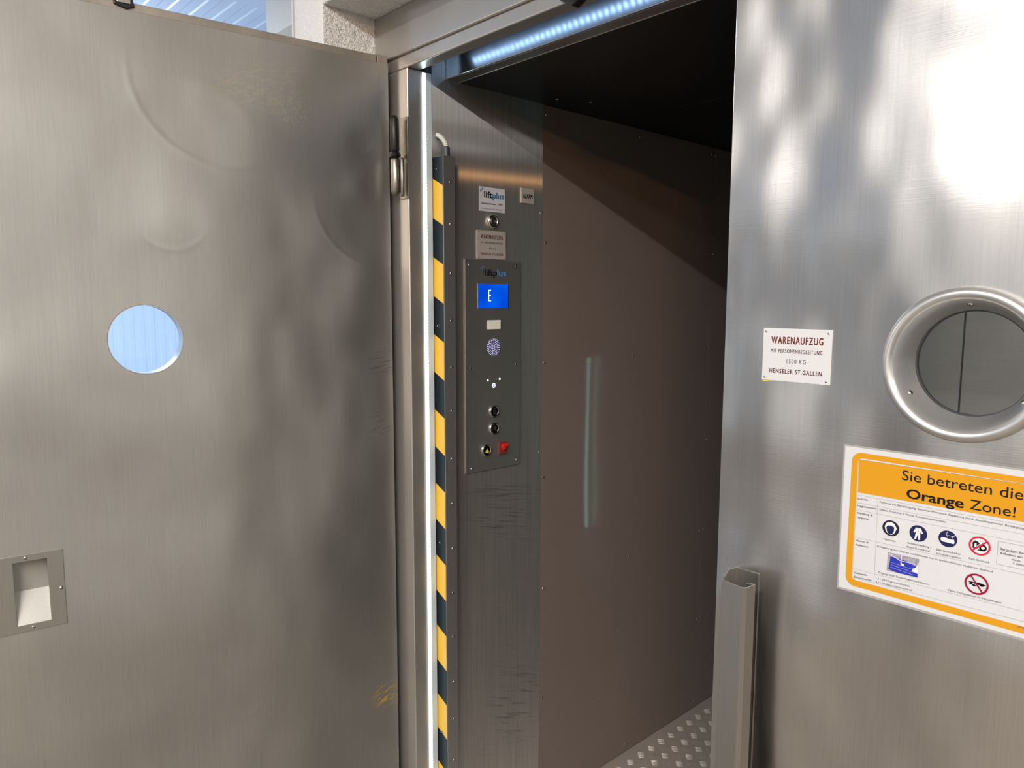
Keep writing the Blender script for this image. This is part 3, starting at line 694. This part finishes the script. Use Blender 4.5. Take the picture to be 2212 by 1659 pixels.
# ------------------------------------------------------------------ open left leaf (own space: x out from the hinge, +y the inner face)
LT = 2.136
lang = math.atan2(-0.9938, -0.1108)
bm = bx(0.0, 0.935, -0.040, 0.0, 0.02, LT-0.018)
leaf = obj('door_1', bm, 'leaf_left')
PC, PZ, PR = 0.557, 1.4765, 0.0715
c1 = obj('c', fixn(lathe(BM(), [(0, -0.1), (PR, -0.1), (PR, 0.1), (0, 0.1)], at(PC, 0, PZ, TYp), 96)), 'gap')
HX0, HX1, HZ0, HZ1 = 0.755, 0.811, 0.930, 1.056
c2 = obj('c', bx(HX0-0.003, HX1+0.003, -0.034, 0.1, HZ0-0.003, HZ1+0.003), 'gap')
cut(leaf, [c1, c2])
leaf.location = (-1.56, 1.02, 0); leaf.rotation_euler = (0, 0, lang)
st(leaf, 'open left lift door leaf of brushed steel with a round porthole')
obj('top_rail', bx(0.028, 0.935, -0.038, -0.0025, LT-0.0180, LT-0.001), 'dirty', leaf, bevel=0.0015)
obj('top_tab', bx(0.0005, 0.027, -0.039, -0.001, LT-0.0180, LT+0.001), 'dirty', leaf, bevel=0.001)
bm = BM()
lathe(bm, [(PR-0.0005, -0.0385), (PR-0.0005, 0.0004), (PR-0.002, 0.0004), (PR-0.002, -0.0385)], at(PC, 0, PZ, TYp), 72, close=True); fixn(bm)
obj('porthole_liner', bm, 'rim', leaf, smooth=False)
obj('porthole_glass', fixn(lathe(BM(), [(0, -0.0045), (PR-0.002, -0.0045), (PR-0.002, -0.0005), (0, -0.0005)], at(PC, 0, PZ, TYp), 72)), 'glass', leaf)
RIM = [(0.067, -0.028), (0.0735, -0.004), (0.080, 0.010), (0.0825, 0.0135), (0.0865, 0.0158), (0.0905, 0.0150), (0.0935, 0.0118), (0.0955, 0.007), (0.0965, 0.0003)]
bm = BM(); lathe(bm, [(r, h) for r, h in RIM if h > -0.003], at(PC, -0.040, PZ, TY), 72); fixn(bm)
obj('porthole_ring', bm, 'rim', leaf, smooth=True)
# recessed pull
bm = BM(); box(bm, HX0-0.027, 0.875, 0.0002, 0.002, HZ0-0.014, HZ1+0.013)
plateo = obj('handle_plate', bm, 'profile', leaf)
c3 = obj('c', bx(HX0, HX1, -0.01, 0.05, HZ0, HZ1), 'gap'); plateo.parent = None; cut(plateo, [c3]); plateo.parent = leaf
bv = plateo.modifiers.new('bevel', 'BEVEL'); bv.width = 0.0006; bv.segments = 2; bv.limit_method = 'ANGLE'
bm = BM()
prof = [(0.0012, HZ1), (-0.031, HZ1-0.006), (-0.031, HZ0+0.058), (0.0012, HZ0)]
a = [bm.verts.new((HX0, y, z)) for y, z in prof]; c = [bm.verts.new((HX1, y, z)) for y, z in prof]
for i in range(3): bm.faces.new((a[i], a[i+1], c[i+1], c[i]))
bm.faces.new(a); bm.faces.new(c[::-1])
obj('recessed_handle', bm, 'pocket', plateo)
for (x, z) in ((0.790, HZ1+0.0065), (0.785, HZ0-0.0075), (0.735, 0.990)):
    screw(plateo, x, 0.0018, z, TYp, 0.0035)
# black latch on the top rail
bm = BM()
prism(bm, [(0.552, 0.02), (0.546, -0.006), (0.560, -0.012), (0.583, -0.007), (0.586, 0.02)], lambda u, v: (u, 0.002, LT+v-0.004), lambda u, v: (u, -0.030, LT+v-0.004)); fixn(bm)
lt = obj('top_latch', bm, 'black_iron', leaf, bevel=0.002)
obj('latch_bolt', bx(0.554, 0.578, 0.002, 0.005, LT-0.007, LT+0.012), 'profile', lt, bevel=0.001)
# hinge: upper barrel on the leaf, lower on the jamb
def barrel(z0, z1, r, loc, mat, parent, name='hinge_barrel'):
    bm = BM(); lathe(bm, [(0, z0), (r*0.55, z0), (r, z0+r*0.8), (r, z1-r*0.8), (r*0.55, z1), (0, z1)], Matrix.Translation(loc), 24); fixn(bm)
    return obj(name, bm, mat, parent, smooth=True)
hj = fr_j
jl = lambda x, y: (x+1.63, y-YF, 0)
barrel(1.905, 1.992, 0.0105, jl(-1.524, 1.012), 'black_iron', hj)
barrel(1.806, 1.897, 0.0115, jl(-1.522, 1.012), 'hinge', hj)
barrel(1.803, 1.893, 0.0050, jl(-1.505, 1.020), 'hinge', hj)
obj('hinge_grease', fixn(lathe(BM(), [(0, 1.895), (0.013, 1.896), (0.014, 1.901), (0.012, 1.907), (0, 1.908)], Matrix.Translation(jl(-1.523, 1.012)), 20)), 'grease', hj)
obj('hinge_leaf_plate', bx(*[v for v in (-1.531+1.63, -1.500+1.63, 1.0325-YF, -0.0001)], 1.80, 1.99), 'hinge', hj, bevel=0.001)
# lower hinge of the same kind, near the floor
barrel(0.10, 0.19, 0.0115, jl(-1.522, 1.012), 'hinge', hj); barrel(0.198, 0.285, 0.0105, jl(-1.524, 1.012), 'black_iron', hj)

# ------------------------------------------------------------------ closed right leaf
RX0, RX1, RY = -0.6255, 0.305, 1.020
bm = bx(0, RX1-RX0, 0, 0.0145, 0.02, LT)
leaf2 = obj('door_2', bm, 'leaf_right')
QX, QZ = -0.291-RX0, 1.4815
c1 = obj('c', fixn(lathe(BM(), [(0, -0.1), (0.078, -0.1), (0.078, 0.1), (0, 0.1)], at(QX, 0, QZ, TY), 96)), 'gap')
cut(leaf2, [c1])
leaf2.location = (RX0, RY, 0)
bv = leaf2.modifiers.new('bevel', 'BEVEL'); bv.width = 0.002; bv.segments = 3; bv.limit_method = 'ANGLE'; bv.angle_limit = R(60)
st(leaf2, 'closed right lift door leaf of swirled brushed steel with a ringed porthole')
bm = BM(); lathe(bm, RIM, at(QX, 0, QZ, TY), 96); fixn(bm)
rim = obj('porthole_ring', bm, 'rim', leaf2, smooth=True)
obj('porthole_glass', fixn(lathe(BM(), [(0, -0.034), (0.0685, -0.034), (0.0685, -0.030), (0, -0.030)], at(QX, 0, QZ, TY), 72)), 'glass', leaf2)
obj('porthole_gasket', fixn(lathe(BM(), [(0.0655, -0.0295), (0.070, -0.0295), (0.070, -0.037), (0.0655, -0.037)], at(QX, 0, QZ, TY), 72, close=True)), 'rubber', leaf2)
for a in (90, 213, 327):
    r_ = 0.0745; tilt = Matrix.Rotation(R(a-90), 4, 'Y').inverted()
    x_, z_ = QX+r_*math.cos(R(a)), QZ+r_*math.sin(R(a))
    # lie on the funnel: tip the head toward the axis
    ax = Vector((-math.cos(R(a))*0.9, -0.42, -math.sin(R(a))*0.9)).normalized()
    o = screw(rim, 0, 0, 0, Matrix(), 0.0038)
    o.matrix_local = Matrix.Translation((x_, 0.0035, z_)) @ ax.to_track_quat('Z', 'Y').to_matrix().to_4x4()

# channel profile standing on the leaf edge
def ribbon(pts, th, z0, z1):
    """thin sheet bent along pts (x, y) and extruded vertically"""
    pts = [Vector(p) for p in pts]; L_, R_ = [], []
    for i, p in enumerate(pts):
        d0 = (p-pts[i-1]).normalized() if i else (pts[1]-p).normalized()
        d1 = (pts[i+1]-p).normalized() if i < len(pts)-1 else d0
        t_ = (d0+d1).normalized(); n = Vector((-t_.y, t_.x)); k = th/2/max(0.3, n.dot(Vector((-d0.y, d0.x))))
        L_.append(p+n*k); R_.append(p-n*k)
    bm = BM(); ring = L_+R_[::-1]; n = len(pts)
    a = [bm.verts.new((p.x, p.y, z0)) for p in ring]; c = [bm.verts.new((p.x, p.y, z1)) for p in ring]
    m = len(ring)
    for i in range(m): bm.faces.new((a[i], a[(i+1) % m], c[(i+1) % m], c[i]))
    for i in range(n-1):
        for q in (a, c): bm.faces.new((q[i], q[i+1], q[m-2-i], q[m-1-i]))
    return fixn(bm)
chz = 1.1416
ch = empty('edge_channel', (-0.565, RY, 0)); tag(ch, 'open-topped steel channel profile standing upright against the closed leaf', 'channel profile')
pp = [(-0.5515, 1.0165), (-0.5535, 1.0188), (-0.5900, 1.0188), (-0.5975, 1.008), (-0.5985, 0.985), (-0.5910, 0.9905)]
prof = [(-0.5508, 1.0188), (-0.5895, 1.0188), (-0.5925, 1.0000), (-0.5765, 0.9572), (-0.5400, 0.9512), (-0.5352, 0.9560), (-0.5338, 0.9758), (-0.5415, 0.9762), (-0.5440, 0.9700)]
obj('channel', ribbon([(x+0.565, y-RY) for x, y in prof], 0.0016, 0.01, chz), 'profile', ch, bevel=0.0003)
obj('channel_filler', ribbon([(x+0.565, y-RY) for x, y in ((-0.5525, 1.0160), (-0.5525, 0.9985))], 0.0016, 0.01, chz-0.03), 'grease', ch)
screw(ch, -0.5400+0.565, 0.9640-RY, chz-0.006, Matrix(), 0.0035)

# white sign on the leaf
def leaf_thing(name, x0, x1, z0, z1, y1, th, mat, label, cat, bevel=0.0):
    o = obj(name, bx(x0, x1, y1-th, y1, z0, z1), mat, origin=(x0, y1, z0), bevel=bevel); tag(o, label, cat)
    return o, (lambda d: (lambda u, v: Vector((u-x0, -th-d, v-z0))))
o, pl = leaf_thing('lift_sign', -0.5595, -0.4562, 1.4418, 1.5189, 1.0198, 0.0018, 'sign_white', 'small white metal sign reading Warenaufzug in dark red beside the porthole ring', 'sign', 0.0004)
bm = BM()
text_into(bm, 'WARENAUFZUG', -0.5462, -0.4687, 1.4970, 0.0102, pl(0.0003), 0.018, 0, space=1.22)
text_into(bm, 'MIT PERSONENBEGLEITUNG', -0.5465, -0.4691, 1.4837, 0.0053, pl(0.0003), 0.012, 1, space=1.22)
text_into(bm, '1500 KG', -0.5211, -0.4925, 1.4688, 0.0058, pl(0.0003), 0.008, 2, space=1.22)
text_into(bm, 'HENSELER ST.GALLEN', -0.5473, -0.4684, 1.4537, 0.0062, pl(0.0003), 0.016, 1, space=1.22)
obj('lettering', bm, ['red_ink', 'black_red', 'grey_ink'], o)
for (x, z) in ((-0.5548, 1.5138), (-0.4613, 1.5138), (-0.5549, 1.4463), (-0.4615, 1.4463)): screw(o, x+0.5595, -0.0018, z-1.4418, TY, 0.0017)
bm = BM(); poly(bm, [(-0.5580, 1.4395), (-0.5430, 1.4408), (-0.5440, 1.4420), (-0.5600, 1.4420)], lambda u, v: (u+0.5595, -0.0002, v-1.4418)); obj('glue_residue', bm, 'bell', o)

# hygiene poster (laminated sheet), very slightly turned
po = obj('hygiene_poster', bx(0, 0.3025, -0.0008, -0.0002, 0, 0.2075), 'laminate_plastic', bevel=0.0)
# round the laminate corners
po.location = (-0.4318, 1.0196, 1.1550); po.rotation_euler = (0, R(-0.25), 0)
tag(po, 'laminated white notice with orange border and header reading Orange Zone, under the porthole ring', 'poster')
rotm = Matrix.Rotation(R(0.25), 2)
def pp_(d):
    def f(u, v):
        q = rotm.inverted() @ Vector((u+0.4318, v-1.1550)); return Vector((q.x, -0.0008-d, q.y))
    return f
def quad(bm, a, b_, c, d, dz, mi=0): poly(bm, [a, b_, c, d], pp_(dz), mi)
bm = BM(); poly(bm, [(0.0023, 0.0030), (0.2995, 0.0030), (0.2995, 0.2050), (0.0023, 0.2050)], lambda u, v: (u, -0.0010, v)); obj('paper', bm, 'paper', po)
S0 = 0.0005
def rrect(x0, x1, z0, z1, r, n=8):
    out = []
    for cx, cz, a0 in ((x1-r, z1-r, 0), (x0+r, z1-r, 90), (x0+r, z0+r, 180), (x1-r, z0+r, 270)):
        for i in range(n+1):
            a = R(a0+90*i/n); out.append((cx+r*math.cos(a), cz+r*math.sin(a)))
    return out
OX1, OX0 = -0.1425, -0.4205
bm = BM(); A = rrect(OX0, OX1, 1.1650, 1.3535, 0.013); B = rrect(OX0+0.0083, OX1-0.0083, 1.1738, 1.3462, 0.0065)
va = [bm.verts.new(pp_(S0)(*p)) for p in A]; vb = [bm.verts.new(pp_(S0)(*p)) for p in B]; n = len(A)
for i in range(n): bm.faces.new((va[i], va[(i+1) % n], vb[(i+1) % n], vb[i]))
obj('orange_border', bm, 'orange', po)
bm = BM(); quad(bm, (-0.4102, 1.2982), (-0.1520, 1.3010), (-0.1520, 1.3460), (-0.4109, 1.3440), S0); obj('orange_header', bm, 'orange', po)
# heading
bm = BM()
text_into(bm, 'Sie betreten die', -0.3546, -0.2200, 1.3262, 0.0128, pp_(S0*1.8), 0.003)
text_into(bm, 'Orange', -0.3475, -0.2815, 1.3034, 0.0120, pp_(S0*1.8), 0.026)
text_into(bm, 'Zone!', -0.2745, -0.2264, 1.3040, 0.0122, pp_(S0*1.8), 0.003)
obj('heading', bm, 'ink', po)
# table lines
bm = BM(); X0, X1 = -0.4112, -0.1520; th = 0.00028
for z, dz in ((1.2945, 0.0022), (1.2837, 0.0024), (1.2735, 0.0024), (1.2346, 0.0030), (1.1895, 0.0036), (1.1768, 0.0040)):
    line(bm, (X0, z), (X1, z+dz), th, pp_(S0))
line(bm, (X0, 1.3440), (X0, 1.1768), th, pp_(S0*1.8)); line(bm, (-0.3834, 1.2947), (-0.3818, 1.1770), th, pp_(S0)); line(bm, (X1, 1.3460), (X1, 1.1805), th, pp_(S0*1.8)); line(bm, (X0, 1.3440), (X1, 1.3462), th, pp_(S0*1.8))
for a, b_ in (((-0.2417, 1.2710), (-0.2417, 1.2425)), ((-0.2417, 1.2710), (-0.1620, 1.2716)), ((-0.2417, 1.2425), (-0.1620, 1.2431)), ((-0.1620, 1.2716), (-0.1620, 1.2431))): line(bm, a, b_, 0.0004, pp_(S0))
obj('table_lines', bm, 'line_ink', po)
bm = BM(); c0 = 0.0026
for s, a, z, b_, z2 in (('Zutritt:', -0.4101, 1.2888, -0.3963, 1.2893), ('Hygienezone:', -0.4098, 1.2787, -0.3843, 1.2797), ('Kleidung &', -0.4095, 1.2685, -0.3888, 1.2694), ('Hygiene:', -0.4095, 1.2625, -0.3932, 1.2631),
    ('Waren &', -0.4091, 1.2297, -0.3922, 1.2305), ('Paletten:', -0.4091, 1.2235, -0.3919, 1.2244), ('Geltende', -0.4088, 1.1834, -0.3917, 1.1846), ('Dokumente:', -0.4085, 1.1776, -0.3851, 1.1791),
    ('Bei jedem Betreten /', -0.2393, 1.2614, -0.2010, 1.2620), ('Arbeiten am offenen', -0.2390, 1.2562, -0.2010, 1.2568)):
    bm = BM(); text_into(bm, s, a, b_, z-0.0004, c0, pp_(S0), 0.014, 0, z2-z); obj('row_heading', bm, 'grey_ink', po)
bm = BM(); line(bm, (-0.2333, 1.2605), (-0.2235, 1.2607), 0.00025, pp_(S0))
obj('underline', bm, 'grey_ink', po); bm = BM()
for s, a, z, b_, z2 in (('Personal mit Berechtigung. Besucher/Monteure: Begleitung durch Betriebspersonal. Bestätigung', -0.3808, 1.2897, -0.2168, 1.2917), ('Offene Produkte = Hohes Kontaminationsrisiko', -0.3807, 1.2795, -0.2998, 1.2807),
    ('Haarnetz', -0.3730, 1.2405, -0.3576, 1.2408), ('Arbeitskleidung /', -0.3436, 1.2426, -0.3143, 1.2434), ('Besuchermäntel', -0.3433, 1.2374, -0.3158, 1.2382), ('Betriebsschuhe/', -0.3082, 1.2427, -0.2806, 1.2433),
    ('Schuhüberzieher', -0.3082, 1.2376, -0.2794, 1.2384), ('Kein Schmuck', -0.2714, 1.2407, -0.2488, 1.2412), ('Einlagerung von Waren und Paletten nur in einwandfreiem, sauberem Zustand.', -0.3803, 1.2286, -0.2443, 1.2308),
    ('Zugang über Bodenhygieneschleusen', -0.3777, 1.1928, -0.3139, 1.1942), ('1.11.28 Hygienerichtlinie', -0.3796, 1.1836, -0.3368, 1.1852), ('4.11.30 Besucherprotokoll', -0.3800, 1.1784, -0.3339, 1.1801),
    ('Keine Holzpaletten im Nassbereich', -0.2922, 1.1935, -0.2335, 1.1949), ('Hände', -0.2265, 1.2513, -0.2176, 1.2514), ('+ desin', -0.2254, 1.2470, -0.2137, 1.2472), ):
    bm = BM(); text_into(bm, s, a, b_, z-0.0003, c0, pp_(S0), 0.0, 0, z2-z); obj('text_line', bm, 'grey_ink', po)
bm = BM()
text_into(bm, 'QM-D', -0.2154, -0.2085, 1.1712, 0.0020, pp_(S0*1.8), 0.0)
obj('form_code', bm, 'grey_ink', po)
E1, E2, E3 = pp_(S0), pp_(S0*1.5), pp_(S0*2)
# hairnet
bm = BM(); u, v, r = -0.3647, 1.2580, 0.0107
disc(bm, u, v, r, E1, 0)
hn = [(-0.0062, -0.0048), (-0.0078, 0.0010), (-0.0060, 0.0058), (-0.0028, 0.0082), (0.0012, 0.0084), (0.0048, 0.0064), (0.0076, 0.0012), (0.0052, -0.0055), (0.0030, -0.0080), (0, -0.0088), (-0.0032, -0.0080)]
poly(bm, [(u+a, v+b_) for a, b_ in hn], E2, 1)
poly(bm, [(u+a, v+b_) for a, b_ in ((-0.0055, 0.0012), (-0.0035, 0.0032), (0.0005, 0.0036), (0.0044, 0.0022), (0.0042, -0.0040), (0.0025, -0.0075), (-0.0003, -0.0083), (-0.0030, -0.0075), (-0.0048, -0.0040))], E3, 2)
obj('pictogram_hairnet', bm, ['navy_dark', 'white_ink', 'navy'], po)
# overall
bm = BM(); u, v = -0.3308, 1.2590; disc(bm, u, v, r, E1, 0)
poly(bm, [(u+a, v+b_) for a, b_ in ((-0.0030, 0.0074), (0.0030, 0.0074), (0.0058, 0.0010), (0.0040, 0.0002), (0.0026, 0.0030), (0.0026, -0.0082), (0.0006, -0.0082), (0, -0.0020), (-0.0006, -0.0020), (-0.0022, -0.0082), (-0.0042, -0.0082), (-0.0026, 0.0030), (-0.0044, 0.0002), (-0.0060, 0.0010))], E2, 1)
line(bm, (u, v+0.0074), (u, v), 0.0003, E3, 0)
obj('pictogram_overall', bm, ['navy', 'white_ink'], po)
# shoe cover
bm = BM(); u, v = -0.2962, 1.2603; disc(bm, u, v, r, E1, 0)
poly(bm, [(u+a, v+b_) for a, b_ in ((-0.0080, -0.0008), (-0.0070, 0.0008), (-0.0020, 0.0010), (0.0030, 0.0000), (0.0072, 0.0006), (0.0080, -0.0030), (0.0072, -0.0050), (-0.0060, -0.0046), (-0.0080, -0.0030))], E2, 1)
for a, b_ in (((-0.0010, 0.0090), (-0.0022, 0.0046)), ((-0.0022, 0.0046), (0.0066, 0.0046)), ((0.0066, 0.0046), (0.0078, 0.0068)), ((0.0000, 0.0046), (-0.0004, 0.0020)), ((0.0052, 0.0046), (0.0050, 0.0018))):
    line(bm, (u+a[0], v+a[1]), (u+b_[0], v+b_[1]), 0.0005, E2, 1)
obj('pictogram_overshoe', bm, ['navy', 'white_ink'], po)
# no jewellery
bm = BM(); u, v = -0.2608, 1.2600; R1 = 0.0118
annulus(bm, u, v, R1-0.0022, R1, E2, 1); disc(bm, u, v, R1-0.002, E1, 2)
poly(bm, [(u+a, v+b_) for a, b_ in ((-0.0078, 0.0030), (-0.0050, 0.0062), (-0.0020, 0.0050), (0.0000, 0.0028), (-0.0022, 0.0005), (-0.0048, -0.0045), (-0.0074, -0.0040))], E2, 0)
poly(bm, [(u+a, v+b_) for a, b_ in ((-0.0056, 0.0020), (-0.0034, 0.0034), (-0.0032, -0.0005), (-0.0052, -0.0030))], E3, 2)
annulus(bm, u+0.0038, v-0.0016, 0.0020, 0.0042, E2, 0, 20); poly(bm, [(u+a, v+b_) for a, b_ in ((-0.0030, -0.0056), (0.0020, -0.0060), (0.0060, -0.0052), (0.0062, -0.0036), (0.0000, -0.0042))], E2, 0)
line(bm, (u+0.0008, v+0.0074), (u+0.0004, v+0.0060), 0.0004, E2, 0); line(bm, (u+0.0026, v+0.0070), (u+0.0036, v+0.0058), 0.0004, E2, 0)
line(bm, (u-0.0072, v-0.0068), (u+0.0072, v+0.0068), 0.0020, E3, 1)
obj('pictogram_no_jewellery', bm, ['ink', 'ban_red', 'white_ink'], po)
# no wooden pallets
bm = BM(); u, v = -0.2610, 1.2112; R1 = 0.0132
annulus(bm, u, v, R1-0.0023, R1, E2, 1)
poly(bm, [(u+a, v+b_) for a, b_ in ((-0.0098, 0.0010), (-0.0092, 0.0020), (-0.0020, 0.0018), (0.0030, 0.0026), (0.0100, 0.0012), (0.0102, -0.0002), (0.0030, -0.0006), (-0.0020, 0.0000))], E1, 0)
for cx, cy in ((-0.0062, -0.0006), (-0.0028, -0.0022), (0.0058, -0.0004)): disc(bm, u+cx, v+cy, 0.0022, E1, 0, 12, 0.0013)
line(bm, (u-0.0066, v+0.0094), (u+0.0070, v-0.0092), 0.0019, E3, 1)
obj('pictogram_no_pallets', bm, ['ink', 'ban_dark'], po)
# small printed photograph
bm = BM(); P0 = (-0.3666, 1.1992); P1 = (-0.3276, 1.2000); P2 = (-0.3276, 1.2254); P3 = (-0.3666, 1.2246)
g = lambda a, b_: (P0[0]+(P1[0]-P0[0])*a, P0[1]+(P3[1]-P0[1])*b_+0.0008*a)
poly(bm, [g(0, 0), g(1, 0), g(1, 1), g(0, 1)], E1, 0)
poly(bm, [g(0.06, 0.10), g(0.35, 0.02), g(0.98, 0.02), g(0.98, 0.20), g(0.80, 0.42), g(0.98, 0.52), g(0.70, 0.70), g(0.45, 0.78), g(0.10, 0.80)], E2, 1)
poly(bm, [g(0.80, 0.28), g(1.0, 0.20), g(1.0, 0.85), g(0.92, 0.52), g(0.82, 0.42)], E3, 3)
line(bm, g(0.05, 0.95), g(0.45, 0.68), 0.0012, E3, 2); line(bm, g(0.45, 0.70), g(0.90, 0.68), 0.0008, E3, 2); line(bm, g(0.45, 1.0), g(0.45, 0.50), 0.0014, E3, 2)
disc(bm, *g(0.50, 0.50), 0.0018, E3, 3, 14)
for k in range(3): line(bm, g(0.12, 0.50-0.13*k), g(0.85, 0.38-0.14*k), 0.00025, E3, 2)
obj('printed_photo', bm, ['photo_grey', 'blue_floor', 'lilac', 'white_ink'], po)
